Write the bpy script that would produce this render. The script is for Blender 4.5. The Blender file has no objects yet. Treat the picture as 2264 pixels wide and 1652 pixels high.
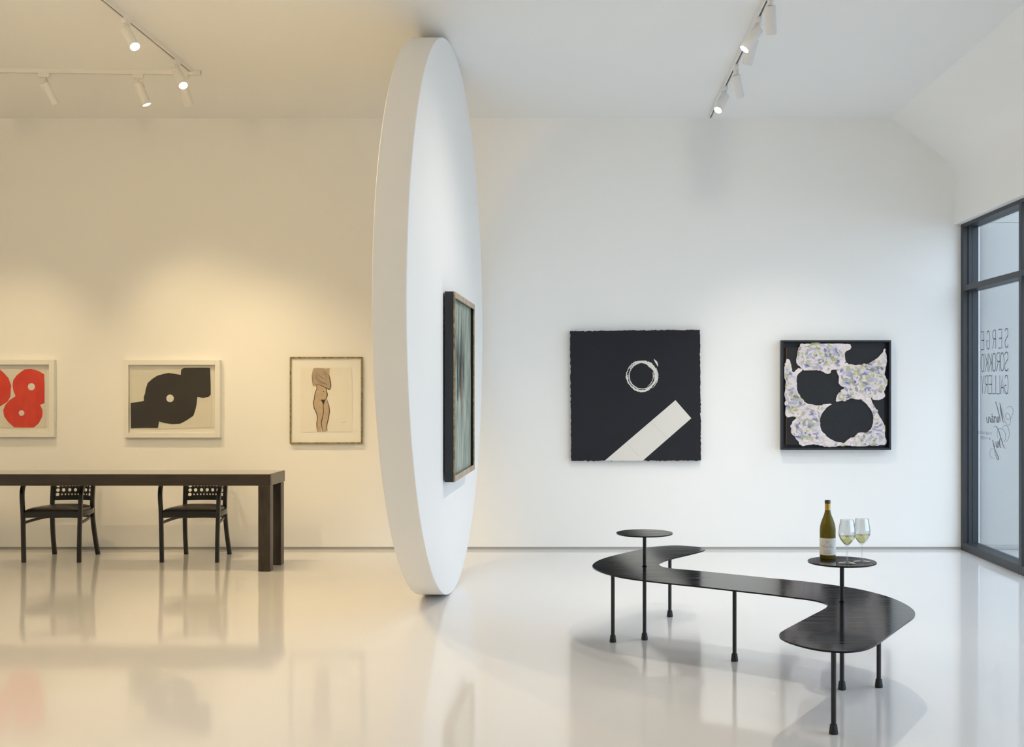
import bpy, bmesh, math, random
from mathutils import Vector, Matrix

random.seed(7)
scene = bpy.context.scene
col = scene.collection

# ------------------------------------------------------------------ camera, world, exposure
H = 1.55                      # eye height
F = 2500.0                    # focal length in pixels of the 2264 x 1652 frame
VX, VY = 1281.0, 860.0        # vanishing point of the depth direction
DB = 10.90                    # distance of the back wall
cam_d = bpy.data.cameras.new('camera')
cam = bpy.data.objects.new('camera', cam_d)
col.objects.link(cam)
cam.location = (0, 0, H)
cam.rotation_euler = (math.pi / 2, 0, 0)
cam_d.sensor_fit = 'HORIZONTAL'
cam_d.sensor_width = 36.0
cam_d.lens = F * 36.0 / 2264.0
cam_d.shift_x = -(VX - 1132.0) / 2264.0
cam_d.shift_y = (VY - 826.0) / 2264.0
cam_d.clip_start = 0.05
scene.camera = cam

world = bpy.data.worlds.new('overcast_sky')
scene.world = world
world.use_nodes = True
bg = world.node_tree.nodes['Background']
bg.inputs[0].default_value = (0.78, 0.88, 1.0, 1)
bg.inputs[1].default_value = 3.6

scene.view_settings.view_transform = 'Standard'
scene.view_settings.look = 'None'
scene.view_settings.gamma = 1.0
scene.view_settings.use_curve_mapping = False
scene.view_settings.exposure = 0.20
scene.cycles.diffuse_bounces = 8
scene.cycles.max_bounces = 16
scene.cycles.transparent_max_bounces = 48

SPOT_LEFT = 280.0
SPOT_RIGHT = 225.0
WARM = (1.0, 0.745, 0.405)
NEUTRAL = (1.0, 0.90, 0.76)

# daylight openings: portals only guide the sampling of the sky through the glazing
def portal(name, loc, rot, sx, sy):
    l = bpy.data.lights.new(name, 'AREA')
    l.shape = 'RECTANGLE'
    l.size, l.size_y = sx, sy
    l.cycles.is_portal = True
    o = bpy.data.objects.new(name, l)
    o.location, o.rotation_euler = loc, rot
    col.objects.link(o)
portal('window_portal', (3.95, 6.55, 1.57), (math.pi / 2, 0, math.pi / 2), 8.7, 3.1)

# ------------------------------------------------------------------ helpers
def P(px, py, d):
    return Vector(((px - VX) * d / F, d, H - (py - VY) * d / F))

def tag(o, label=None, cat=None, group=None, kind=None):
    if label: o['label'] = label
    if cat: o['category'] = cat
    if group: o['group'] = group
    if kind: o['kind'] = kind
    return o

def empty(name, loc=(0, 0, 0)):
    o = bpy.data.objects.new(name, None)
    o.location = loc
    o.empty_display_size = 0.1
    col.objects.link(o)
    return o

def link_mesh(name, bm, mat, parent=None, smooth=False, origin=None):
    """One mesh object from a bmesh given in world space (or in the parent's space if parent set by loc)."""
    bmesh.ops.remove_doubles(bm, verts=bm.verts, dist=1e-6)
    bmesh.ops.recalc_face_normals(bm, faces=bm.faces)
    me = bpy.data.meshes.new(name)
    bm.to_mesh(me); bm.free()
    if smooth:
        for p in me.polygons: p.use_smooth = True
        me.set_sharp_from_angle(angle=math.radians(40))
    me.materials.append(mat)
    o = bpy.data.objects.new(name, me)
    col.objects.link(o)
    if parent:
        o.parent = parent
    return o

def offset_bm(bm, v):
    bmesh.ops.translate(bm, verts=bm.verts, vec=v)

def add_box(bm, x0, x1, y0, y1, z0, z1, bevel=0.0, seg=2):
    b = bmesh.new()
    bmesh.ops.create_cube(b, size=1.0)
    for v in b.verts:
        v.co = Vector(((x0 + x1) / 2 + v.co.x * (x1 - x0), (y0 + y1) / 2 + v.co.y * (y1 - y0), (z0 + z1) / 2 + v.co.z * (z1 - z0)))
    if bevel:
        bmesh.ops.bevel(b, geom=list(b.edges), offset=bevel, segments=seg, affect='EDGES', profile=0.5)
    merge(bm, b)

def merge(bm, b):
    me = bpy.data.meshes.new('tmp')
    b.to_mesh(me); b.free()
    bm.from_mesh(me)
    bpy.data.meshes.remove(me)

def box_obj(name, ext, mat, parent=None, bevel=0.0, origin=(0, 0, 0)):
    bm = bmesh.new()
    add_box(bm, *ext, bevel=bevel)
    offset_bm(bm, -Vector(origin))
    return link_mesh(name, bm, mat, parent)

def add_prism(bm, pts, vec):
    """Extruded polygon: pts are 3-D points of one cap, vec the extrusion."""
    vec = Vector(vec)
    a = [bm.verts.new(Vector(p)) for p in pts]
    b = [bm.verts.new(Vector(p) + vec) for p in pts]
    n = len(pts)
    f1 = bm.faces.new(a); f2 = bm.faces.new(list(reversed(b)))
    for i in range(n):
        bm.faces.new((a[i], b[i], b[(i + 1) % n], a[(i + 1) % n]))
    bm.normal_update()
    bmesh.ops.triangulate(bm, faces=[f1, f2], ngon_method='EAR_CLIP')

def add_lathe(bm, prof, n=32, center=(0, 0, 0), cap0=True, cap1=True):
    """Surface of revolution about z through center; prof = [(r, z)]."""
    cx, cy, cz = center
    rings = []
    for r, z in prof:
        if r < 1e-6:
            rings.append([bm.verts.new((cx, cy, cz + z))])
        else:
            rings.append([bm.verts.new((cx + r * math.cos(2 * math.pi * k / n), cy + r * math.sin(2 * math.pi * k / n), cz + z)) for k in range(n)])
    for A, B in zip(rings, rings[1:]):
        for k in range(n):
            k2 = (k + 1) % n
            if len(A) == 1 and len(B) == 1: continue
            if len(A) == 1: bm.faces.new((A[0], B[k2], B[k]))
            elif len(B) == 1: bm.faces.new((A[k], A[k2], B[0]))
            else: bm.faces.new((A[k], A[k2], B[k2], B[k]))
    if cap0 and len(rings[0]) > 1: bm.faces.new(list(reversed(rings[0])))
    if cap1 and len(rings[-1]) > 1: bm.faces.new(rings[-1])

def catmull(pts, per=6, closed=False):
    pts = [Vector(p) for p in pts]
    n = len(pts); out = []
    rng = n if closed else n - 1
    for i in range(rng):
        if closed:
            p0, p1, p2, p3 = pts[(i - 1) % n], pts[i], pts[(i + 1) % n], pts[(i + 2) % n]
        else:
            p0, p1, p2, p3 = pts[max(i - 1, 0)], pts[i], pts[i + 1], pts[min(i + 2, n - 1)]
        for k in range(per):
            t = k / per
            out.append(0.5 * ((2 * p1) + (-p0 + p2) * t + (2 * p0 - 5 * p1 + 4 * p2 - p3) * t * t + (-p0 + 3 * p1 - 3 * p2 + p3) * t ** 3))
    if not closed: out.append(pts[-1].copy())
    return out

def add_sweep(bm, pts, prof, up=(0, 0, 1), scale=None):
    """Sweep a closed 2-D profile along a polyline; profile x runs along `side`, y along the frame normal."""
    pts = [Vector(p) for p in pts]
    up = Vector(up)
    rings = []
    for i, p in enumerate(pts):
        t = (pts[min(i + 1, len(pts) - 1)] - pts[max(i - 1, 0)]).normalized()
        s = t.cross(up)
        if s.length < 1e-4: s = t.cross(Vector((0, 1, 0)))
        s.normalize()
        nrm = s.cross(t).normalized()
        k = scale[i] if scale else 1.0
        rings.append([bm.verts.new(p + s * (a * k) + nrm * (b * k)) for a, b in prof])
    m = len(prof)
    for A, B in zip(rings, rings[1:]):
        for k in range(m):
            bm.faces.new((A[k], A[(k + 1) % m], B[(k + 1) % m], B[k]))
    bm.faces.new(list(reversed(rings[0]))); bm.faces.new(rings[-1])

def round_rect(w, h, r, n=3):
    out = []
    for cx, cy, a0 in ((w / 2 - r, h / 2 - r, 0), (-w / 2 + r, h / 2 - r, 90), (-w / 2 + r, -h / 2 + r, 180), (w / 2 - r, -h / 2 + r, 270)):
        for k in range(n + 1):
            a = math.radians(a0 + 90 * k / n)
            out.append((cx + r * math.cos(a), cy + r * math.sin(a)))
    return out

def circle_prof(r, n=16):
    return [(r * math.cos(2 * math.pi * k / n), r * math.sin(2 * math.pi * k / n)) for k in range(n)]

def add_ribbon(bm, pts2, widths, mapf):
    """Flat brush stroke: 2-D polyline with a width per point, mapped to 3-D by mapf(u, v)."""
    n = len(pts2)
    L, R = [], []
    for i in range(n):
        a = Vector(pts2[max(i - 1, 0)]); b = Vector(pts2[min(i + 1, n - 1)])
        t = (b - a)
        if t.length < 1e-9: t = Vector((1, 0))
        t.normalize()
        nrm = Vector((-t.y, t.x))
        w = (widths[i] if isinstance(widths, (list, tuple)) else widths) / 2
        p = Vector(pts2[i])
        L.append(bm.verts.new(mapf(*(p + nrm * w)))); R.append(bm.verts.new(mapf(*(p - nrm * w))))
    for i in range(n - 1):
        bm.faces.new((L[i], L[i + 1], R[i + 1], R[i]))

# ------------------------------------------------------------------ materials
def new_mat(name):
    m = bpy.data.materials.new(name)
    m.use_nodes = True
    nt = m.node_tree
    return m, nt, nt.nodes['Principled BSDF']

def plain(name, color, rough=0.5, metal=0.0, spec=0.5, coat=0.0, coat_rough=0.05, bump=None, var=None):
    m, nt, b = new_mat(name)
    b.inputs['Base Color'].default_value = (*color, 1)
    b.inputs['Roughness'].default_value = rough
    b.inputs['Metallic'].default_value = metal
    b.inputs['Specular IOR Level'].default_value = spec
    b.inputs['Coat Weight'].default_value = coat
    b.inputs['Coat Roughness'].default_value = coat_rough
    tc = nt.nodes.new('ShaderNodeTexCoord')
    if var:                                        # (scale, amount): small mottling of the paint itself
        n = nt.nodes.new('ShaderNodeTexNoise'); n.inputs['Scale'].default_value = var[0]; n.inputs['Detail'].default_value = 5
        nt.links.new(tc.outputs['Object'], n.inputs['Vector'])
        mix = nt.nodes.new('ShaderNodeMix'); mix.data_type = 'RGBA'
        mix.inputs['A'].default_value = (*[c * (1 - var[1]) for c in color], 1)
        mix.inputs['B'].default_value = (*[min(1, c * (1 + var[1])) for c in color], 1)
        nt.links.new(n.outputs['Fac'], mix.inputs['Factor'])
        nt.links.new(mix.outputs['Result'], b.inputs['Base Color'])
    if bump:                                       # (scale, strength, distance)
        n = nt.nodes.new('ShaderNodeTexNoise'); n.inputs['Scale'].default_value = bump[0]; n.inputs['Detail'].default_value = 4
        nt.links.new(tc.outputs['Object'], n.inputs['Vector'])
        bp = nt.nodes.new('ShaderNodeBump'); bp.inputs['Strength'].default_value = bump[1]; bp.inputs['Distance'].default_value = bump[2]
        nt.links.new(n.outputs['Fac'], bp.inputs['Height'])
        nt.links.new(bp.outputs['Normal'], b.inputs['Normal'])
    return m

def grain(name, c1, c2, scale, rough=0.45, coat=0.0, stretch=(1, 1, 1), detail=6, spec=0.5):
    m, nt, b = new_mat(name)
    tc = nt.nodes.new('ShaderNodeTexCoord'); mp = nt.nodes.new('ShaderNodeMapping')
    mp.inputs['Scale'].default_value = stretch
    n = nt.nodes.new('ShaderNodeTexNoise'); n.inputs['Scale'].default_value = scale; n.inputs['Detail'].default_value = detail
    r = nt.nodes.new('ShaderNodeValToRGB')
    r.color_ramp.elements[0].position = 0.3; r.color_ramp.elements[1].position = 0.72
    r.color_ramp.elements[0].color = (*c1, 1); r.color_ramp.elements[1].color = (*c2, 1)
    nt.links.new(tc.outputs['Object'], mp.inputs['Vector']); nt.links.new(mp.outputs['Vector'], n.inputs['Vector'])
    nt.links.new(n.outputs['Fac'], r.inputs['Fac']); nt.links.new(r.outputs['Color'], b.inputs['Base Color'])
    b.inputs['Roughness'].default_value = rough
    b.inputs['Coat Weight'].default_value = coat
    b.inputs['Specular IOR Level'].default_value = spec
    bp = nt.nodes.new('ShaderNodeBump'); bp.inputs['Strength'].default_value = 0.12; bp.inputs['Distance'].default_value = 0.002
    nt.links.new(n.outputs['Fac'], bp.inputs['Height']); nt.links.new(bp.outputs['Normal'], b.inputs['Normal'])
    return m

def thin_glass(name, tint=(1, 1, 1), ior=1.5, rough=0.0, boost=1.0):
    m = bpy.data.materials.new(name); m.use_nodes = True
    nt = m.node_tree; nt.nodes.clear()
    out = nt.nodes.new('ShaderNodeOutputMaterial'); mix = nt.nodes.new('ShaderNodeMixShader')
    tr = nt.nodes.new('ShaderNodeBsdfTransparent'); tr.inputs[0].default_value = (*tint, 1)
    gl = nt.nodes.new('ShaderNodeBsdfGlossy'); gl.inputs['Roughness'].default_value = rough
    fr = nt.nodes.new('ShaderNodeFresnel'); fr.inputs['IOR'].default_value = ior
    geo = nt.nodes.new('ShaderNodeNewGeometry'); im = nt.nodes.new('ShaderNodeMix')      # same reflectance from either side of a thin sheet
    im.inputs['A'].default_value = ior; im.inputs['B'].default_value = 1.0 / ior
    nt.links.new(geo.outputs['Backfacing'], im.inputs['Factor']); nt.links.new(im.outputs['Result'], fr.inputs['IOR'])
    mu = nt.nodes.new('ShaderNodeMath'); mu.operation = 'MULTIPLY'; mu.inputs[1].default_value = boost; mu.use_clamp = True
    nt.links.new(fr.outputs[0], mu.inputs[0]); nt.links.new(mu.outputs[0], mix.inputs[0])
    nt.links.new(tr.outputs[0], mix.inputs[1]); nt.links.new(gl.outputs[0], mix.inputs[2])
    nt.links.new(mix.outputs[0], out.inputs[0])
    return m

def emit(name, color, strength):
    m = bpy.data.materials.new(name); m.use_nodes = True
    nt = m.node_tree; nt.nodes.clear()
    out = nt.nodes.new('ShaderNodeOutputMaterial'); e = nt.nodes.new('ShaderNodeEmission')
    e.inputs[0].default_value = (*color, 1); e.inputs[1].default_value = strength
    nt.links.new(e.outputs[0], out.inputs[0])
    return m

def brushed_steel():
    """Blackened, waxed steel sheet: long streaks of slightly different polish."""
    m, nt, b = new_mat('blackened_steel')
    b.inputs['Base Color'].default_value = (0.008, 0.008, 0.009, 1)
    b.inputs['Specular IOR Level'].default_value = 0.22
    tc = nt.nodes.new('ShaderNodeTexCoord'); mp = nt.nodes.new('ShaderNodeMapping'); mp.inputs['Scale'].default_value = (1.2, 22, 1)
    n = nt.nodes.new('ShaderNodeTexNoise'); n.inputs['Scale'].default_value = 2.5; n.inputs['Detail'].default_value = 6
    r = nt.nodes.new('ShaderNodeMapRange'); r.inputs['From Min'].default_value = 0.3; r.inputs['From Max'].default_value = 0.7
    r.inputs['To Min'].default_value = 0.07; r.inputs['To Max'].default_value = 0.17
    nt.links.new(tc.outputs['Object'], mp.inputs['Vector']); nt.links.new(mp.outputs['Vector'], n.inputs['Vector'])
    nt.links.new(n.outputs['Fac'], r.inputs['Value']); nt.links.new(r.outputs['Result'], b.inputs['Roughness'])
    bp = nt.nodes.new('ShaderNodeBump'); bp.inputs['Strength'].default_value = 0.05; bp.inputs['Distance'].default_value = 0.001
    nt.links.new(n.outputs['Fac'], bp.inputs['Height']); nt.links.new(bp.outputs['Normal'], b.inputs['Normal'])
    return m

M = {}
M['wall'] = plain('white_wall_paint', (0.88, 0.88, 0.865), 0.75, spec=0.3, bump=(60, 0.05, 0.002))
M['ceiling'] = plain('white_ceiling_paint', (0.88, 0.88, 0.87), 0.8, spec=0.3, bump=(50, 0.05, 0.002))
M['disc'] = plain('white_disc_paint', (0.86, 0.86, 0.85), 0.6, spec=0.35, bump=(40, 0.03, 0.002))
M['reveal'] = plain('grey_reveal', (0.42, 0.41, 0.39), 0.6)
M['floor'] = plain('glossy_white_resin', (0.775, 0.768, 0.765), 0.075, spec=0.5, bump=(2.2, 0.02, 0.004), var=(1.3, 0.012))
M['frame_metal'] = plain('dark_window_aluminium', (0.026, 0.029, 0.034), 0.45, spec=0.5)
M['pane'] = thin_glass('window_glass', (0.86, 0.90, 0.93))
M['lettering'] = plain('dark_vinyl', (0.12, 0.13, 0.14), 0.6)
M['outside_wall'] = plain('outside_plaster', (0.40, 0.39, 0.37), 0.85, bump=(30, 0.1, 0.004))
M['outside_ground'] = plain('outside_paving', (0.40, 0.40, 0.39), 0.8, var=(3, 0.08))
M['wood'] = grain('dark_stained_wood', (0.012, 0.008, 0.005), (0.032, 0.022, 0.013), 14, 0.35, coat=0.4, stretch=(0.35, 2.5, 2.5))
M['wood_leg'] = grain('dark_worn_wood', (0.014, 0.009, 0.006), (0.045, 0.032, 0.020), 10, 0.38, coat=0.1, stretch=(2.2, 2.2, 0.5))
M['table_glass'] = plain('dark_polished_top', (0.02, 0.015, 0.01), 0.06, spec=0.6, coat=0.5)
M['chair'] = plain('black_lacquered_beech', (0.006, 0.006, 0.007), 0.28, coat=0.15, coat_rough=0.1)
M['leather'] = plain('dark_leather', (0.014, 0.009, 0.007), 0.33, bump=(120, 0.15, 0.001))
M['steel'] = brushed_steel()
M['tube'] = plain('black_powder_coat', (0.012, 0.013, 0.016), 0.38)
M['rubber'] = plain('black_rubber', (0.014, 0.015, 0.018), 0.6)
M['lamp_white'] = plain('white_lamp_metal', (0.80, 0.79, 0.77), 0.4)
M['track_slot'] = plain('track_slot_dark', (0.16, 0.13, 0.09), 0.6)
M['lens_warm'] = emit('warm_lens', (1.0, 0.90, 0.72), 30)
M['lens_neutral'] = emit('neutral_lens', (1.0, 0.95, 0.86), 30)
M['lens_dark'] = plain('lamp_baffle', (0.35, 0.34, 0.32), 0.5)
M['white_frame'] = plain('white_frame_lacquer', (0.82, 0.81, 0.77), 0.35)
M['mat_board'] = plain('mat_board', (0.84, 0.83, 0.79), 0.9)
M['paper'] = plain('art_paper', (0.80, 0.775, 0.70), 0.95, var=(9, 0.04), bump=(60, 0.2, 0.002))
M['red'] = grain('red_pigment', (0.66, 0.020, 0.008), (0.80, 0.055, 0.014), 6, 0.8, stretch=(3, 1, 1))
M['tar'] = plain('black_pigment', (0.032, 0.028, 0.024), 0.75, var=(20, 0.2))
M['tar_dark'] = plain('glossy_black_pigment', (0.010, 0.010, 0.012), 0.5)
M['white_dot'] = plain('white_dot_paper', (0.84, 0.82, 0.76), 0.9)
M['picture_glass'] = thin_glass('picture_glass', (0.98, 0.98, 0.97), 1.35)
M['gilt'] = grain('antique_gilt', (0.10, 0.07, 0.03), (0.42, 0.34, 0.16), 30, 0.4)
M['flesh'] = plain('tan_wash', (0.50, 0.40, 0.28), 0.95, var=(30, 0.22))
M['flesh_dark'] = plain('grey_brown_wash', (0.42, 0.34, 0.255), 0.95, var=(25, 0.2))
M['ink'] = plain('sepia_ink', (0.055, 0.035, 0.025), 0.9)
M['black_paper'] = plain('matte_black_paper', (0.017, 0.0175, 0.023), 0.8, var=(4, 0.12), spec=0.3, bump=(90, 0.25, 0.003))
M['chalk'] = plain('chalk_white', (0.72, 0.70, 0.65), 0.9)
M['crease'] = plain('crease_line', (0.55, 0.53, 0.49), 0.9)
M['box_black'] = plain('black_box_frame', (0.014, 0.016, 0.022), 0.35)
M['slate'] = plain('slate_board', (0.018, 0.019, 0.022), 0.6, spec=0.3, bump=(25, 0.3, 0.003), var=(18, 0.15))
M['board_edge'] = plain('brown_board_edge', (0.20, 0.10, 0.045), 0.7)
M['plaster'] = plain('pinkish_plaster', (0.76, 0.68, 0.66), 0.8, bump=(18, 0.7, 0.02), var=(14, 0.12))
for nm, c in (('dab_blue', (0.14, 0.20, 0.52)), ('dab_lavender', (0.58, 0.59, 0.78)), ('dab_green', (0.50, 0.53, 0.24)),
              ('dab_grey', (0.26, 0.25, 0.26)), ('dab_white', (0.84, 0.755, 0.745)), ('dab_lime', (0.60, 0.62, 0.30))):
    M[nm] = plain(nm, c, 0.75)
    M[nm].node_tree.nodes['Principled BSDF'].inputs['Alpha'].default_value = 0.75 if nm == 'dab_white' else 0.5      # thin washed paint
M['canvas_side'] = plain('black_canvas_side', (0.016, 0.017, 0.022), 0.5)
M['pale_wood'] = grain('pale_wood_edge', (0.30, 0.23, 0.15), (0.52, 0.42, 0.31), 18, 0.5, stretch=(1, 1, 0.4))
M['label_white'] = plain('bottle_label_paper', (0.80, 0.80, 0.80), 0.7)
M['label_ink'] = plain('label_ink', (0.20, 0.19, 0.19), 0.8)
M['gold'] = plain('gold_foil', (0.55, 0.36, 0.10), 0.3, metal=0.8)
M['cork_cap'] = plain('dark_olive_rim', (0.05, 0.045, 0.01), 0.15)
M['crystal'] = thin_glass('wine_glass_crystal', (0.95, 0.96, 0.96), 1.5, boost=2.8)
M['wine'] = thin_glass('white_wine', (0.96, 0.93, 0.66), 1.33, boost=1.5)

def bottle_glass():
    m, nt, b = new_mat('olive_bottle_glass')
    b.inputs['Base Color'].default_value = (0.16, 0.125, 0.012, 1)
    b.inputs['Roughness'].default_value = 0.03
    b.inputs['Transmission Weight'].default_value = 0.35
    b.inputs['IOR'].default_value = 1.3
    return m
M['bottle'] = bottle_glass()

def abstract_canvas():
    """Grey-green streaked abstract with dark verticals and a thin red streak (object y = across, z = up)."""
    m, nt, b = new_mat('streaked_abstract_paint')
    L = nt.links
    tc = nt.nodes.new('ShaderNodeTexCoord')
    mp = nt.nodes.new('ShaderNodeMapping'); mp.inputs['Scale'].default_value = (1, 5, 0.9)
    L.new(tc.outputs['Object'], mp.inputs['Vector'])
    n = nt.nodes.new('ShaderNodeTexNoise'); n.inputs['Scale'].default_value = 3.2; n.inputs['Detail'].default_value = 9; n.inputs['Roughness'].default_value = 0.7
    L.new(mp.outputs['Vector'], n.inputs['Vector'])
    r = nt.nodes.new('ShaderNodeValToRGB'); cr = r.color_ramp
    cr.elements[0].position = 0.30; cr.elements[0].color = (0.07, 0.10, 0.09, 1)
    cr.elements[1].position = 0.62; cr.elements[1].color = (0.42, 0.46, 0.41, 1)
    e = cr.elements.new(0.42); e.color = (0.17, 0.22, 0.19, 1)
    e = cr.elements.new(0.52); e.color = (0.28, 0.33, 0.28, 1)
    L.new(n.outputs['Fac'], r.inputs['Fac'])
    L.new(r.outputs['Color'], b.inputs['Base Color'])
    b.inputs['Roughness'].default_value = 0.55
    bp = nt.nodes.new('ShaderNodeBump'); bp.inputs['Strength'].default_value = 0.5; bp.inputs['Distance'].default_value = 0.006
    L.new(n.outputs['Fac'], bp.inputs['Height']); L.new(bp.outputs['Normal'], b.inputs['Normal'])
    return m
M['canvas'] = abstract_canvas()

# ------------------------------------------------------------------ the room
CZ = 4.157                    # ceiling height
XL, XR = -8.5, 3.614          # left wall, right wall surface
YF = -2.6                     # front wall behind the camera
HEAD = 3.133                  # window head height
XF = 3.676                    # inner face of the window frames
XG = 3.765                    # glass plane
XO = 3.86                     # outer face of the right wall

tag(box_obj('floor', (XL, XO, YF - 0.2, DB + 0.25, -0.1, 0.0), M['floor']), kind='structure',
    label='glossy white poured resin floor reflecting the furniture')
bm = bmesh.new(); add_box(bm, XL, XO, DB, DB + 0.25, 0.026, CZ + 0.1)
tag(link_mesh('wall_back', bm, M['wall']), kind='structure', label='tall white gallery wall behind the pictures')
tag(box_obj('baseboard_back', (XL, XF + 0.02, DB + 0.006, DB + 0.05, 0.0, 0.026), M['reveal']), kind='structure',
    label='thin grey recessed reveal along the foot of the back wall')
tag(box_obj('wall_left', (XL - 0.2, XL, YF - 0.2, DB + 0.25, 0.0, CZ + 0.1), M['wall']), kind='structure')
bm = bmesh.new(); add_box(bm, XL - 0.2, XO, YF - 0.2, YF, 0.0, CZ + 0.1)
tag(link_mesh('wall_front', bm, M['wall']), kind='structure')
bm = bmesh.new(); add_box(bm, XL - 0.2, 3.004, YF - 0.2, DB + 0.25, CZ, CZ + 0.1)
tag(link_mesh('ceiling', bm, M['ceiling']), kind='structure', label='flat white ceiling carrying the lamp tracks')
# sloped cove and upper part of the right wall in one smooth section
sec = [(3.004, CZ), (3.20, 4.015), (3.40, 3.868), (3.50, 3.79), (3.555, 3.735), (3.592, 3.67), (3.609, 3.60), (XR, 3.52), (XR, HEAD),
       (XO, HEAD), (XO, CZ + 0.1), (3.004, CZ + 0.1)]
bm = bmesh.new(); add_prism(bm, [(x, YF - 0.2, z) for x, z in sec], (0, DB + 0.45 - YF, 0))
tag(link_mesh('wall_right', bm, M['wall'], smooth=True), kind='structure', label='white right wall bending into the ceiling above the glazing')

tag(box_obj('wall_side', (XR, XO, YF - 0.2, 2.197, 0.0, HEAD), M['wall']), kind='structure', label='white wall beside the viewer before the glazing')
# glazing on the right: bays running from the back wall towards and past the camera
zt0, zt1 = 2.487, 2.540       # transom
bays = []
far = DB
edges = [DB - 0.032, 9.430, 7.99, 6.55, 5.11, 3.67, 2.23]
for i in range(len(edges) - 1):
    y1, y0 = edges[i], edges[i + 1]
    w = empty('window_%d' % (i + 1), (XG, (y0 + y1) / 2, 0))
    tag(w, kind='structure', label='dark framed glazing carrying mirrored gallery lettering beside the back wall')
    if i > 0: w['label'] = 'dark framed floor to head glazing nearer the camera'
    org = w.location
    bxs = [('jamb', (XF, XG + 0.06, y1 - 0.033, y1 + 0.032 if i == 0 else y1 + 0.033, 0.0, HEAD))]
    if i == len(edges) - 2: bxs.append(('jamb', (XF, XG + 0.06, y0 - 0.033, y0 + 0.033, 0.0, HEAD)))
    for nm, e in bxs:
        box_obj(nm, e, M['frame_metal'], w, bevel=0.003, origin=org)
    a, b = y0 + 0.033, y1 - 0.033
    box_obj('head_rail', (XF, XG + 0.06, a, b, HEAD - 0.034, HEAD), M['frame_metal'], w, bevel=0.003, origin=org)
    box_obj('sill_rail', (XF, XG + 0.06, a, b, 0.0, 0.075), M['frame_metal'], w, bevel=0.003, origin=org)
    box_obj('transom', (XF, XG + 0.06, a, b, zt0, zt1), M['frame_metal'], w, bevel=0.003, origin=org)
    # slim glazing beads holding each pane
    for nm, e in (('glazing_bead', (XG - 0.040, XG - 0.012, b - 0.012, b, 0.075, zt0)), ('glazing_bead', (XG - 0.040, XG - 0.012, b - 0.012, b, zt1, HEAD - 0.034))):
        box_obj(nm, e, M['frame_metal'], w, origin=org)
    box_obj('pane', (XG - 0.004, XG + 0.004, a, b, 0.075, zt0), M['pane'], w, origin=org)
    box_obj('pane', (XG - 0.004, XG + 0.004, a, b, zt1, HEAD - 0.034), M['pane'], w, origin=org)
    bays.append(w)
# outside, as seen through the glass: pale wall with a joint, paved ground
bm = bmesh.new(); add_box(bm, XO, 16, DB, DB + 0.25, 0.045, 3.150); add_box(bm, XO, 16, DB + 0.006, DB + 0.25, 3.150, 3.156); add_box(bm, XO, 16, DB, DB + 0.25, 3.156, 4.6)
add_box(bm, XO, 16, DB + 0.008, DB + 0.25, 0.0, 0.045)
tag(link_mesh('wall_outside', bm, M['outside_wall']), kind='structure', label='pale grey outside wall seen through the glazing')
tag(box_obj('ground_outside', (XO, 16, -14, DB + 0.25, -0.12, -0.002), M['outside_ground']), kind='structure', label='pale paving outside the glazing')

# ------------------------------------------------------------------ lettering on the glass (reads from outside, mirrored from inside)
def on_glass(zx, zy):
    px, py = 2100 + zx / 4.86, 700 + zy / 4.86
    d = F * (XG - 0.0055) / (px - VX)
    return Vector((XG - 0.0055, d, H - (py - VY) * d / F))

GLY = {
 'S': [[(1, .86), (.78, .98), (.5, 1), (.2, .96), (.04, .8), (.1, .62), (.5, .5), (.9, .36), (.98, .2), (.82, .04), (.5, 0), (.2, .02), (0, .14)]],
 'E': [[(1, 1), (0, 1), (0, 0), (1, 0)], [(0, .52), (.8, .52)]],
 'R': [[(0, 0), (0, 1), (.6, 1), (.95, .88), (.95, .64), (.6, .52), (0, .52)], [(.5, .52), (1, 0)]],
 'G': [[(.96, .84), (.75, .98), (.5, 1), (.2, .94), (.04, .72), (0, .5), (.04, .26), (.2, .06), (.5, 0), (.78, .04), (.98, .2), (.98, .46), (.55, .46)]],
 'O': [[(.5, 1), (.2, .93), (.04, .72), (0, .5), (.04, .28), (.2, .07), (.5, 0), (.8, .07), (.96, .28), (1, .5), (.96, .72), (.8, .93), (.5, 1)]],
 'K': [[(0, 1), (0, 0)], [(1, 1), (0, .38)], [(.28, .56), (1, 0)]],
 'A': [[(0, 0), (.5, 1), (1, 0)], [(.18, .34), (.82, .34)]],
 'L': [[(0, 1), (0, 0), (1, 0)]],
 'Y': [[(0, 1), (.5, .46), (1, 1)], [(.5, .46), (.5, 0)]],
 'V': [[(0, 1), (.5, 0), (1, 1)]], 'I': [[(.5, 1), (.5, 0)]],
 'N': [[(0, 0), (0, 1), (1, 0), (1, 1)]],
 'D': [[(0, 0), (0, 1), (.5, 1), (.9, .8), (1, .5), (.9, .2), (.5, 0), (0, 0)]],
 'W': [[(0, 1), (.25, 0), (.5, .8), (.75, 0), (1, 1)]],
 '&': [[(1, 0), (.25, .75), (.3, .95), (.5, 1), (.65, .9), (.6, .72), (.1, .35), (.05, .15), (.3, 0), (.6, .05), (.95, .4)]],
}
def to_line(d0, d1, ztop, zbot, word, gap, lw, bm, x=XG - 0.0055):
    """Block letters from depth d0 (first letter) to d1 (last); each letter keeps its width share."""
    n = len(word)
    cw = (d1 - d0) / (n + gap * (n - 1))
    for i, ch in enumerate(word):
        if ch == ' ': continue
        a = d0 + i * cw * (1 + gap)
        for st in GLY[ch]:
            pts = [Vector((a + u * cw, zbot + v * (ztop - zbot))) for u, v in st]
            add_ribbon(bm, pts, lw, lambda u, v: Vector((x, u, v)))
sign = empty('glass_lettering', (XG - 0.0055, 10.2, 1.0))
tag(sign, 'thin dark mirrored gallery name and winery script on the glazing', 'lettering')
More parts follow.
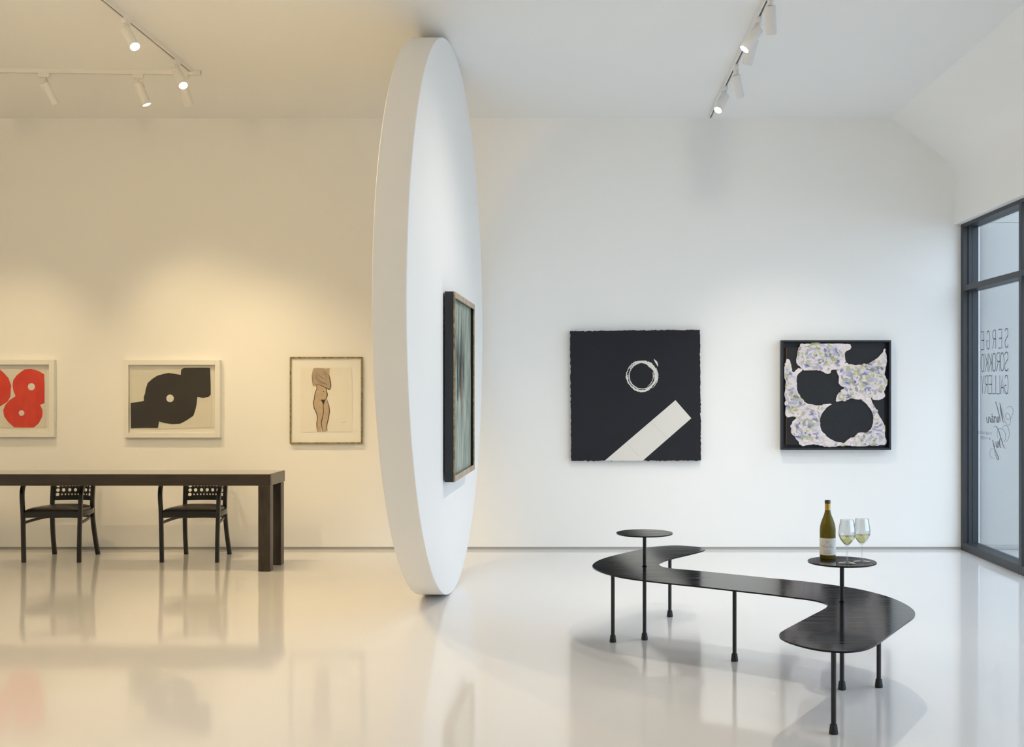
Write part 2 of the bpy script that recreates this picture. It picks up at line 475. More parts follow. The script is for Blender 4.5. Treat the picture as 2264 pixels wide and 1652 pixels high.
def sign_part(name, bm):
    offset_bm(bm, -sign.location)
    return link_mesh(name, bm, M['lettering'], sign)
for word, zt, zb, gap in (('SERGE', 2.082, 1.915, 0.95), ('SOROKKO', 1.874, 1.709, 0.18), ('GALLERY', 1.670, 1.506, 0.22)):
    bm = bmesh.new(); to_line(9.915, 10.585, zt, zb, word, gap, 0.0105, bm)
    sign_part('block_lettering', bm)
def script(strokes, base):
    bm = bmesh.new()
    for pts, w in strokes:
        c = catmull([(x, y, 0) for x, y in pts], 6)
        c2 = [(p.x, p.y) for p in c]
        n = len(c2)
        ws = [base * (0.45 + (w - 0.45) * math.sin(math.pi * i / (n - 1))) for i in range(n)]
        add_ribbon(bm, c2, ws, on_glass)
    return bm
script_upper = [([(608, 988), (640, 965), (672, 985), (680, 1030), (660, 1080), (630, 1107), (605, 1092), (598, 1062), (615, 1040), (640, 1060), (651, 1110), (645, 1150), (628, 1170), (605, 1152), (578, 1085), (553, 985), (537, 925)], 0.7),
          ([(537, 925), (548, 1000), (562, 1080), (575, 1145)], 2.6), ([(548, 1130), (528, 1050), (508, 970), (490, 915)], 1.8), ([(490, 915), (497, 925), (492, 932)], 1.2),
          ([(530, 1085), (518, 1075), (508, 1095), (512, 1130), (524, 1138), (530, 1115), (526, 1080), (512, 1138), (500, 1130)], 1.5),
          ([(500, 1130), (492, 1078), (486, 1085), (476, 1078), (482, 1138), (470, 1130)], 1.5), ([(452, 1038), (462, 1100), (468, 1138), (455, 1130)], 1.8), ([(475, 1075), (440, 1072)], 1.0),
          ([(448, 1085), (452, 1138), (440, 1128)], 1.6), ([(442, 1052), (443, 1058)], 2.0), ([(432, 1085), (437, 1140)], 1.6), ([(437, 1120), (424, 1080), (416, 1085), (414, 1135), (402, 1140), (394, 1090), (390, 1080)], 1.5)]
script_lower = [([(470, 1190), (488, 1178), (505, 1190), (525, 1230), (545, 1295), (570, 1375), (585, 1410), (602, 1415)], 1.6),
       ([(520, 1310), (508, 1270), (512, 1225), (540, 1205), (580, 1225), (600, 1280), (592, 1330), (562, 1350)], 0.7),
       ([(560, 1200), (590, 1170), (622, 1188), (638, 1255), (628, 1315), (600, 1350)], 0.7), ([(545, 1300), (533, 1340), (540, 1400), (552, 1408)], 2.0),
       ([(524, 1350), (510, 1343), (500, 1365), (504, 1402), (516, 1405), (523, 1380), (518, 1348), (508, 1405), (497, 1395)], 1.5),
       ([(490, 1345), (484, 1390), (476, 1400), (468, 1370), (462, 1335), (452, 1328)], 1.4), ([(462, 1335), (478, 1410), (500, 1470), (522, 1520), (514, 1535), (496, 1500), (476, 1425)], 1.6),
       ([(476, 1425), (445, 1420), (428, 1470), (442, 1515), (475, 1522)], 0.6)]
sign_part('script_lettering', script(script_upper, 5.0)); sign_part('script_lettering', script(script_lower, 5.0))
bm = bmesh.new()
p0, p1 = on_glass(450, 1248), on_glass(307, 1280)
to_line(p0.y, p1.y, p0.z, p0.z - 0.022, 'VINEYARDS', 0.55, 0.004, bm)
p0, p1 = on_glass(434, 1300), on_glass(322, 1330)
to_line(p0.y, p1.y, p0.z, p0.z - 0.022, '& WINERY', 0.55, 0.004, bm)
sign_part('small_lettering', bm)['kind'] = 'stuff'

# ------------------------------------------------------------------ the great disc
TH = math.radians(1.19)
DR, DT = 2.0785, 0.206
disc = empty('disc_partition', (-0.968, 8.70, 0.0))
disc.rotation_euler = (0, 0, -TH)      # local +y along the disc plane, local +x out of the right face
tag(disc, 'giant white disc standing on edge from floor to ceiling', 'partition')
bm = bmesh.new()
n = 192
prof = [(DR, -DT), (DR, 0.0)]
def disc_pt(r, x, k):
    a = 2 * math.pi * k / n
    return Vector((x, r * math.sin(a), DR + r * math.cos(a)))
e = 0.004
ring = [[bm.verts.new(disc_pt(r, x, k)) for k in range(n)] for r, x in ((DR - e, -DT), (DR, -DT + e), (DR, -e), (DR - e, 0))]
for A, B in zip(ring, ring[1:]):
    for k in range(n): bm.faces.new((A[k], A[(k + 1) % n], B[(k + 1) % n], B[k]))
bm.faces.new(ring[0]); bm.faces.new(list(reversed(ring[-1])))
link_mesh('disc_body', bm, M['disc'], disc, smooth=True)

# painting hung on the right face of the disc
pic = empty('streaked_painting', disc.matrix_basis @ Vector((0.0, 0.055, 0.88)))
pic.rotation_euler = (0, 0, -TH)
tag(pic, 'tall grey green streaked abstract in a black sided gilt frame on the white disc', 'painting')
hw, hh, dp = 0.635, 1.37, 0.085
for nm, e in (('frame_side', (0.012, dp - 0.010, -hw, -hw + 0.014, 0, hh)), ('frame_side', (0.012, dp - 0.010, hw - 0.014, hw, 0, hh)),
              ('frame_side', (0.012, dp - 0.010, -hw + 0.014, hw - 0.014, 0, 0.014)), ('frame_side', (0.012, dp - 0.010, -hw + 0.014, hw - 0.014, hh - 0.014, hh))):
    box_obj(nm, e, M['canvas_side'], pic)
fw = 0.042
for nm, e, m in (('frame_front', (dp - 0.010, dp, -hw, -hw + fw, 0, hh), 'gilt'), ('frame_front', (dp - 0.010, dp, hw - fw, hw, 0, hh), 'gilt'),
                 ('frame_front', (dp - 0.010, dp, -hw + fw, hw - fw, 0, fw), 'pale_wood'), ('frame_front', (dp - 0.010, dp, -hw + fw, hw - fw, hh - fw, hh), 'pale_wood')):
    box_obj(nm, e, M[m], pic, bevel=0.002)
box_obj('canvas', (0.014, 0.055, -hw + 0.014, hw - 0.014, 0.014, hh - 0.014), M['canvas'], pic)
bm = bmesh.new()
for k in range(44):
    y = random.gauss(-0.08, 0.13); z0 = 0.55 + random.random() * 0.3; z1 = z0 + 0.15 + random.random() * 0.4
    pts = [(y + random.gauss(0, 0.008), z0 + (z1 - z0) * t / 5) for t in range(6)]
    add_ribbon(bm, pts, [0.004, 0.018, 0.026, 0.022, 0.014, 0.003], lambda u, v: Vector((0.0556, u, min(v, hh - 0.09))))
link_mesh('dark_streaks', bm, plain('dark_green_streak', (0.055, 0.075, 0.07), 0.6), pic)['kind'] = 'stuff'
bm = bmesh.new()
for y, z0, z1 in ((-0.03, 0.55, 0.95), (-0.01, 0.45, 0.75)):
    add_ribbon(bm, [(y + random.gauss(0, 0.006), z0 + (z1 - z0) * t / 5) for t in range(6)], [0.004, 0.016, 0.022, 0.018, 0.01, 0.002], lambda u, v: Vector((0.0562, u, v)))
link_mesh('red_streaks', bm, plain('brick_red_streak', (0.45, 0.22, 0.16), 0.7), pic)

# ------------------------------------------------------------------ pictures on the back wall
def flat_poly(name, pts, mat, parent, d, thick=0.0012, smooth_per=0):
    """Flat printed or pasted shape: outline given in the plane y = d, with a little thickness."""
    if smooth_per:
        pts = catmull(pts, smooth_per, closed=True)
    bm = bmesh.new()
    add_prism(bm, [Vector(p) for p in pts], (0, thick, 0))
    offset_bm(bm, -parent.location)
    return link_mesh(name, bm, mat, parent)

def circle_pts(c, r, d, n=32):
    return [Vector((c.x + r * math.cos(2 * math.pi * k / n), d, c.z + r * math.sin(2 * math.pi * k / n))) for k in range(n)]

def rails(parent, x0, x1, z0, z1, y0, y1, w, mat, bevel=0.002, name='frame_rail'):
    for e in ((x0, x0 + w, y0, y1, z0, z1), (x1 - w, x1, y0, y1, z0, z1), (x0 + w, x1 - w, y0, y1, z0, z0 + w), (x0 + w, x1 - w, y0, y1, z1 - w, z1)):
        box_obj(name, e, mat, parent, bevel=bevel, origin=parent.location)

def z2(zx, zy, d): return P(zx / 4.354, 760 + zy / 4.354, d)

def white_framed(name, label, px0, px1, py0, py1):
    df = DB - 0.055
    a, b = P(px0, py1, df), P(px1, py0, df)
    t = empty(name, ((a.x + b.x) / 2, DB, a.z))
    tag(t, label, 'picture', 'white framed prints above the long table')
    rails(t, a.x, b.x, a.z, b.z, df, DB - 0.002, 0.048, M['white_frame'])
    box_obj('mat_board', (a.x + 0.048, b.x - 0.048, DB - 0.018, DB - 0.010, a.z + 0.048, b.z - 0.048), M['mat_board'], t, origin=t.location)
    return t, a, b, DB - 0.018

t, a, b, dm = white_framed('framed_red_print', 'white framed print of red rounded blots at the left edge', -94, 119, 795.5, 966.5)
pp = [z2(x, y, dm) for x, y in ((-395, 235), (438, 252), (432, 500), (440, 806), (200, 812), (-100, 805), (-395, 810))]
flat_poly('paper', [p - Vector((0, 0.004, 0)) for p in pp], M['paper'], t, dm - 0.004)
blot = [(120, 400), (128, 350), (160, 305), (200, 272), (240, 247), (300, 243), (370, 262), (424, 295), (428, 430), (427, 572), (385, 590), (406, 630), (410, 660), (405, 705), (370, 770), (325, 806), (230, 807), (135, 805), (75, 750), (40, 700), (30, 640), (50, 590), (90, 545), (150, 505), (130, 460)]
flat_poly('red_blot', [z2(x, y, dm - 0.006) for x, y in blot], M['red'], t, dm - 0.006)
blot2 = [(0, 250), (40, 285), (80, 330), (107, 400), (100, 510), (70, 560), (0, 605), (-80, 620), (-150, 600), (-200, 550), (-225, 470), (-215, 390), (-180, 310), (-110, 255), (-50, 242)]
flat_poly('red_blot', [z2(x, y, dm - 0.006) for x, y in blot2], M['red'], t, dm - 0.006)
for x, y, r in ((302, 415, 34), (207, 668, 27), (-60, 430, 34)):
    c = z2(x, y, dm - 0.008)
    flat_poly('white_dot', circle_pts(c, r / 4.354 * DB / F, dm - 0.008), M['white_dot'], t, dm - 0.008)
box_obj('glazing', (a.x + 0.048, b.x - 0.048, DB - 0.042, DB - 0.040, a.z + 0.048, b.z - 0.048), M['picture_glass'], t, origin=t.location)

t, a, b, dm = white_framed('framed_black_print', 'white framed print of a black round blot with two square arms', 272.5, 486, 796, 968)
pp = [z2(x, y, dm) for x, y in ((1250, 262), (1500, 250), (1740, 240), (2030, 235), (2036, 520), (2036, 806), (1850, 810), (1700, 815), (1540, 822), (1256, 818), (1252, 560))]
flat_poly('paper', [p - Vector((0, 0.004, 0)) for p in pp], M['paper'], t, dm - 0.004)
blot = [(1258, 570), (1330, 562), (1385, 550), (1383, 515), (1396, 480), (1402, 440), (1422, 378), (1470, 335), (1515, 308), (1570, 292), (1622, 281), (1680, 290), (1740, 300), (1742, 255), (1768, 233), (1900, 231), (2022, 233), (2027, 380), (2028, 490), (2008, 512), (1955, 523), (1900, 512), (1893, 580), (1880, 640), (1860, 695), (1800, 735), (1735, 770), (1660, 775), (1580, 764), (1530, 748), (1526, 780), (1520, 812), (1390, 811), (1260, 815), (1258, 690)]
flat_poly('black_blot', [z2(x, y, dm - 0.006) for x, y in blot], M['tar'], t, dm - 0.006)
flat_poly('dark_fleck', [z2(x, y, dm - 0.0075) for x, y in ((1825, 668), (1862, 660), (1858, 690), (1838, 705), (1822, 695))], M['tar_dark'], t, dm - 0.0075)
flat_poly('dark_fleck', [z2(x, y, dm - 0.0075) for x, y in ((1562, 345), (1578, 347), (1574, 362), (1568, 358))], M['tar_dark'], t, dm - 0.0075)
c = z2(1637, 527, dm - 0.008)
flat_poly('white_dot', circle_pts(c, 36 / 4.354 * DB / F, dm - 0.008), M['white_dot'], t, dm - 0.008)
box_obj('glazing', (a.x + 0.048, b.x - 0.048, DB - 0.042, DB - 0.040, a.z + 0.048, b.z - 0.048), M['picture_glass'], t, origin=t.location)

# figure drawing in a thin gilt frame
def z3(zx, zy, d): return P(620 + zx / 6.886, 770 + zy / 6.886, d)
df = DB - 0.035
a, b = P(640.3, 981.5, df), P(801.0, 789.3, df)
t = empty('framed_figure_drawing', ((a.x + b.x) / 2, DB, a.z))
tag(t, 'thin gilt framed ink drawing of a headless standing nude figure', 'picture')
rails(t, a.x, b.x, a.z, b.z, df, DB - 0.002, 0.014, M['gilt'])
dm = DB - 0.020
box_obj('mat_board', (a.x + 0.014, b.x - 0.014, dm, DB - 0.010, a.z + 0.014, b.z - 0.014), M['mat_board'], t, origin=t.location)
flat_poly('paper', [z3(x, y, dm - 0.003) for x, y in ((308, 298), (1085, 296), (1095, 700), (1090, 1278), (700, 1272), (312, 1280))], M['paper'], t, dm - 0.003)
fig = [(510, 305), (590, 302), (680, 305), (690, 320), (705, 305), (750, 305), (745, 400), (757, 450), (772, 520), (765, 590), (745, 628), (700, 618), (702, 650), (714, 700), (704, 745), (695, 775), (722, 840), (745, 920), (744, 990), (728, 1070), (712, 1140), (707, 1200), (712, 1250), (690, 1274), (645, 1272), (630, 1200), (622, 1140), (618, 1200), (628, 1272), (565, 1272), (553, 1200), (552, 1150), (562, 1070), (552, 990), (520, 910), (500, 830), (514, 760), (524, 690), (548, 630), (545, 580), (495, 582), (482, 520), (475, 420), (488, 350)]
flat_poly('figure_wash', [z3(x, y, dm - 0.0045) for x, y in fig], M['flesh'], t, dm - 0.0045)
arm = [(512, 306), (600, 304), (690, 325), (735, 400), (748, 470), (760, 550), (742, 618), (690, 600), (610, 560), (540, 552), (500, 560), (484, 500), (478, 420), (490, 350)]
flat_poly('torso_wash', [z3(x, y, dm - 0.0056) for x, y in arm], M['flesh_dark'], t, dm - 0.0056, smooth_per=2)
bm = bmesh.new()
for pts, w in (([(545, 560), (551, 620), (527, 680), (516, 770), (500, 830), (515, 910), (548, 990), (562, 1060), (551, 1150), (556, 1220), (570, 1272)], 11),
               ([(650, 855), (656, 960), (642, 1050), (622, 1130), (630, 1200), (640, 1272)], 10), ([(703, 600), (702, 655), (714, 700), (706, 740), (684, 785)], 11),
               ([(700, 770), (735, 870), (746, 960), (727, 1080), (706, 1170), (705, 1235), (715, 1262)], 11),
               ([(725, 405), (745, 440), (757, 500), (768, 560), (748, 625), (690, 605), (610, 565), (530, 552)], 10),
               ([(520, 420), (570, 470), (640, 520), (720, 560)], 5), ([(530, 480), (600, 520), (680, 545)], 5), ([(560, 390), (620, 440), (690, 470)], 4), ([(650, 350), (690, 400), (700, 480)], 4),
               ([(645, 652), (660, 660), (652, 668)], 7), ([(480, 400), (490, 480), (500, 560)], 4)):
    c = [(p.x, p.y) for p in catmull([(x, y, 0) for x, y in pts], 6)]
    nn = len(c)
    add_ribbon(bm, c, [w * (0.4 + 0.6 * math.sin(math.pi * i / (nn - 1))) for i in range(nn)], lambda u, v: z3(u, v, dm - 0.0064))
pts = [bm.verts.new(z3(x, y, dm - 0.0064)) for x, y in ((612, 785), (684, 783), (668, 825), (652, 865), (640, 830))]
bm.faces.new(pts)
offset_bm(bm, -t.location)
link_mesh('ink_lines', bm, M['ink'], t)
bm = bmesh.new()
add_ribbon(bm, [(935, 1140), (960, 1128), (985, 1125), (1000, 1108)], 5, lambda u, v: z3(u, v, dm - 0.0042))
offset_bm(bm, -t.location); link_mesh('pencil_mark', bm, M['dab_grey'], t)

# black deckle-edged panel with brushed ring and white bar
def z7(zx, zy, d): return P(1230 + zx / 4.859, 710 + zy / 4.859, d)
df = DB - 0.055
corners = [(147, 107), (1545, 94), (1553, 1499), (160, 1503)]
t = empty('ring_and_bar_panel', P(1404, 1019, DB))
tag(t, 'square black deckle-edged panel with white brushed ring and slanting white bar', 'painting')
out = []
for i in range(4):
    (x0, y0), (x1, y1) = corners[i], corners[(i + 1) % 4]
    k = 70
    for j in range(k):
        f = j / k
        jit = 0 if j == 0 else random.gauss(0, 2.6)
        nx, ny = (0, jit) if i % 2 == 0 else (jit, 0)
        out.append(z7(x0 + (x1 - x0) * f + nx, y0 + (y1 - y0) * f + ny, df))
bm = bmesh.new(); add_prism(bm, out, (0, 0.050, 0)); offset_bm(bm, -t.location)
link_mesh('panel', bm, M['black_paper'], t)
flat_poly('white_bar', [z7(x, y, df - 0.0012) for x, y in ((520, 1501), (1280, 850), (1450, 1045), (928, 1501))], M['chalk'], t, df - 0.0012)
for l in (((1030, 1095), (1110, 1175), (1185, 1255)), ((770, 1322), (830, 1390), (885, 1450))):
    bm = bmesh.new(); add_ribbon(bm, l, 4, lambda u, v: z7(u, v, df - 0.0016))
    offset_bm(bm, -t.location); link_mesh('fold_line', bm, M['crease'], t)
bm = bmesh.new()
def arc(a0, a1, r0, r1, w, jitter=2.0, cx=920, cy=590, dd=0.0012):
    k = max(6, int(abs(a1 - a0) / 4))
    pts = []; ws = []
    for i in range(k + 1):
        f = i / k; a = math.radians(a0 + (a1 - a0) * f); r = r0 + (r1 - r0) * f + random.gauss(0, jitter)
        pts.append((cx + r * math.cos(a), cy - r * math.sin(a)))
        ws.append(w * (0.25 + 0.75 * math.sin(math.pi * f)) * random.uniform(0.75, 1.2))
    add_ribbon(bm, pts, ws, lambda u, v: z7(u, v, df - dd))
arc(150, -75, 148, 150, 30, 2.5); arc(110, -40, 150, 152, 42, 2.5, dd=0.0013); arc(75, 20, 143, 146, 44, 2, dd=0.0014)
arc(100, 330, 138, 140, 12, 1.2, dd=0.0015); arc(130, 260, 166, 162, 11, 2.5, dd=0.0016); arc(200, 320, 160, 158, 20, 2.2, dd=0.0017)
arc(235, 300, 168, 166, 16, 1.5, dd=0.0018); arc(90, 150, 160, 165, 16, 2.5, dd=0.0019); arc(300, 345, 128, 126, 7, 1.0, cx=915, dd=0.0020)
arc(20, -25, 120, 122, 8, 2, dd=0.0021); arc(30, -50, 172, 172, 9, 2, dd=0.0022); arc(175, 210, 158, 158, 18, 2, dd=0.0023)
pts = [(1050, 412), (1072, 440), (1085, 465), (1090, 488)]
add_ribbon(bm, pts, [6, 22, 16, 4], lambda u, v: z7(u, v, df - 0.0012))
offset_bm(bm, -t.location); link_mesh('brushed_ring', bm, M['chalk'], t)

# black box frame with flower relief
def z8(zx, zy, d): return P(1700 + zx / 6.12, 740 + zy / 6.12, d)
df = DB - 0.085
a, b = z8(166, 1560, df), z8(1655, 76, df)
t = empty('flower_relief_box', ((a.x + b.x) / 2, DB, a.z))
tag(t, 'deep black box frame with pink white flower relief around black discs', 'painting')
rails(t, a.x, b.x, a.z, b.z, df, DB - 0.002, 0.020, M['box_black'], bevel=0.003)
box_obj('back_board', (a.x + 0.02, b.x - 0.02, DB - 0.014, DB - 0.006, a.z + 0.02, b.z - 0.02), M['box_black'], t, origin=t.location)
db_ = DB - 0.060
p, q = z8(240, 1494, db_), z8(1560, 174, db_)
box_obj('slate_board', (p.x, q.x, db_, DB - 0.024, p.z, q.z), M['slate'], t, origin=t.location, bevel=0.001)
box_obj('board_edge', (p.x - 0.004, p.x, db_ + 0.003, DB - 0.024, p.z + 0.004, q.z - 0.004), M['board_edge'], t, origin=t.location)
pieces = {
 'a': [(400, 190), (430, 150), (470, 130), (560, 125), (700, 122), (900, 122), (1070, 128), (1110, 165), (1095, 205), (1030, 235), (1035, 370), (1020, 420), (940, 470), (850, 480), (830, 520), (780, 530), (700, 490), (600, 480), (480, 485), (430, 440), (385, 400), (370, 350), (385, 280)],
 'b': [(1565, 190), (1590, 290), (1595, 370), (1575, 450), (1570, 550), (1605, 620), (1590, 700), (1560, 770), (1570, 830), (1520, 875), (1430, 885), (1370, 840), (1330, 850), (1250, 876), (1100, 868), (1000, 890), (915, 905), (915, 850), (950, 790), (1020, 750), (1040, 735), (960, 680), (945, 640), (950, 560), (920, 490), (1000, 430), (1040, 385), (1110, 405), (1230, 412), (1350, 390), (1450, 330), (1530, 250)],
 'c': [(1250, 872), (1365, 840), (1400, 920), (1450, 1010), (1500, 1110), (1560, 1220), (1575, 1300), (1570, 1380), (1590, 1430), (1570, 1490), (1400, 1500), (1250, 1515), (1000, 1500), (900, 1520), (780, 1515), (725, 1508), (770, 1470), (865, 1440), (1010, 1465), (1060, 1430), (1110, 1395), (1160, 1385), (1200, 1335), (1260, 1328), (1330, 1325), (1390, 1260), (1412, 1130), (1390, 1030), (1330, 950)],
 'd': [(240, 335), (280, 345), (300, 400), (310, 470), (330, 510), (400, 452), (462, 475), (382, 545), (378, 600), (375, 680), (400, 800), (470, 900), (560, 945), (680, 960), (850, 935), (760, 1010), (700, 1110), (690, 1200), (720, 1300), (800, 1390), (905, 1455), (895, 1505), (790, 1518), (640, 1490), (520, 1495), (480, 1510), (420, 1490), (390, 1430), (310, 1340), (300, 1290), (320, 1180), (370, 1130), (340, 1110), (240, 1110), (220, 1030), (235, 950), (215, 830), (225, 700), (215, 580), (210, 480), (220, 400)],
}
def inside(pt, poly):
    x, y = pt; r = False; j = len(poly) - 1
    for i in range(len(poly)):
        xi, yi = poly[i]; xj, yj = poly[j]
        if (yi > y) != (yj > y) and x < (xj - xi) * (y - yi) / (yj - yi) + xi: r = not r
        j = i
    return r
dk = db_ - 0.012
rnd = random.Random(3)
smooth_pieces = {}
for pi_, (k, pl) in enumerate(pieces.items()):
    c = catmull([(x, y, 0) for x, y in pl], 4, closed=True)
    sp = [(p_.x + rnd.gauss(0, 3.0), p_.y + rnd.gauss(0, 3.0)) for p_ in c]
    smooth_pieces[k] = sp
    flat_poly('flower_relief', [z8(x, y, dk + 0.0015 * pi_) for x, y in sp], M['plaster'], t, dk, thick=0.012 - 0.0015 * pi_)
flowers = [((625, 265), 250, 2.0), ((880, 290), 120, 1.2), ((1350, 595), 270, 2.0), ((1120, 560), 170, 1.0), ((265, 660), 200, 1.2), ((560, 1210), 270, 2.0), ((1040, 815), 120, 1.2), ((1450, 1420), 180, 1.2), ((1450, 1050), 150, 1.0), ((330, 930), 150, 1), ((760, 1010), 130, 1.0)]
dabs = {k: bmesh.new() for k in ('dab_blue', 'dab_lavender', 'dab_green', 'dab_grey', 'dab_white', 'dab_lime')}
count = 0
for (cx, cy), R, wt in flowers:
    for k in range(int(90 * wt)):
        r = R * math.sqrt(rnd.random()); ang = rnd.random() * 2 * math.pi
        span = rnd.uniform(35, 110) / max(r, 30)
        kind = rnd.choices(('dab_blue', 'dab_lavender', 'dab_green', 'dab_grey', 'dab_white', 'dab_lime'), (1.6, 3.2, 1.6, 0.7, 5.0, 2.4))[0]
        w = rnd.uniform(18, 44) * (1.4 if kind == 'dab_white' else 1.0)
        pts = [(cx + r * math.cos(ang + span * s), cy + r * 0.8 * math.sin(ang + span * s)) for s in (0, .25, .5, .75, 1)]
        if not any(all(inside(p_, sp) for p_ in pts) for sp in smooth_pieces.values()): continue
        dd = 0.0004 + 0.000006 * count; count += 1
        add_ribbon(dabs[kind], pts, [w * .35, w * .9, w, w * .8, w * .2], lambda u, v: z8(u, v, dk - dd))
for k in range(700):                       # loose dabs over the rest of the relief
    x, y = rnd.uniform(210, 1600), rnd.uniform(125, 1515); an = rnd.random() * math.pi; ln = rnd.uniform(35, 80)
    pts = [(x + ln * (q_ - .5) * math.cos(an) + 6 * math.sin(3 * q_) * math.sin(an), y + ln * (q_ - .5) * math.sin(an)) for q_ in (0, .25, .5, .75, 1)]
    if not any(all(inside(p_, sp) for p_ in pts) for sp in smooth_pieces.values()): continue
    kind = rnd.choices(('dab_blue', 'dab_lavender', 'dab_green', 'dab_grey', 'dab_white', 'dab_lime'), (0.9, 2.4, 0.8, 0.5, 6.0, 1.8))[0]
    w = rnd.uniform(16, 40); dd = 0.0004 + 0.000006 * count; count += 1
    add_ribbon(dabs[kind], pts, [w * .35, w * .9, w, w * .8, w * .2], lambda u, v: z8(u, v, dk - dd))
for k, bmx in dabs.items():
    offset_bm(bmx, -t.location)
    o = link_mesh('brush_' + k, bmx, M[k], t); o['kind'] = 'stuff'

# ------------------------------------------------------------------ long table and chairs
TX1, TX0, TY0, TY1, TZ = -2.616, -6.25, 9.578, 10.046, 0.827
table = empty('long_table', ((TX0 + TX1) / 2, (TY0 + TY1) / 2, 0))
tag(table, 'long dark stained wooden table with thick square legs', 'table')
org = table.location
box_obj('tabletop', (TX0 + 0.012, TX1 - 0.012, TY0 + 0.012, TY1 - 0.012, TZ - 0.03, TZ), M['table_glass'], table, bevel=0.002, origin=org)
ap = 0.098
for e in ((TX0, TX1, TY0, TY0 + 0.030, TZ - ap, TZ - 0.0005), (TX0, TX1, TY1 - 0.030, TY1, TZ - ap, TZ - 0.0005)):
    box_obj('apron', e, M['wood'], table, bevel=0.004, origin=org)
for e in ((TX0, TX0 + 0.030, TY0 + 0.030, TY1 - 0.030, TZ - ap, TZ - 0.0005), (TX1 - 0.030, TX1, TY0 + 0.030, TY1 - 0.030, TZ - ap, TZ - 0.0005)):
    box_obj('apron', e, M['wood'], table, bevel=0.004, origin=org)
L = 0.102
for x in (TX0 + 0.006, TX1 - 0.006 - L):
    for y in (TY0 + 0.006, TY1 - 0.006 - L):
        box_obj('leg', (x, x + L, y, y + L, 0.0, TZ - ap + 0.0), M['wood_leg'], table, bevel=0.006, origin=org)

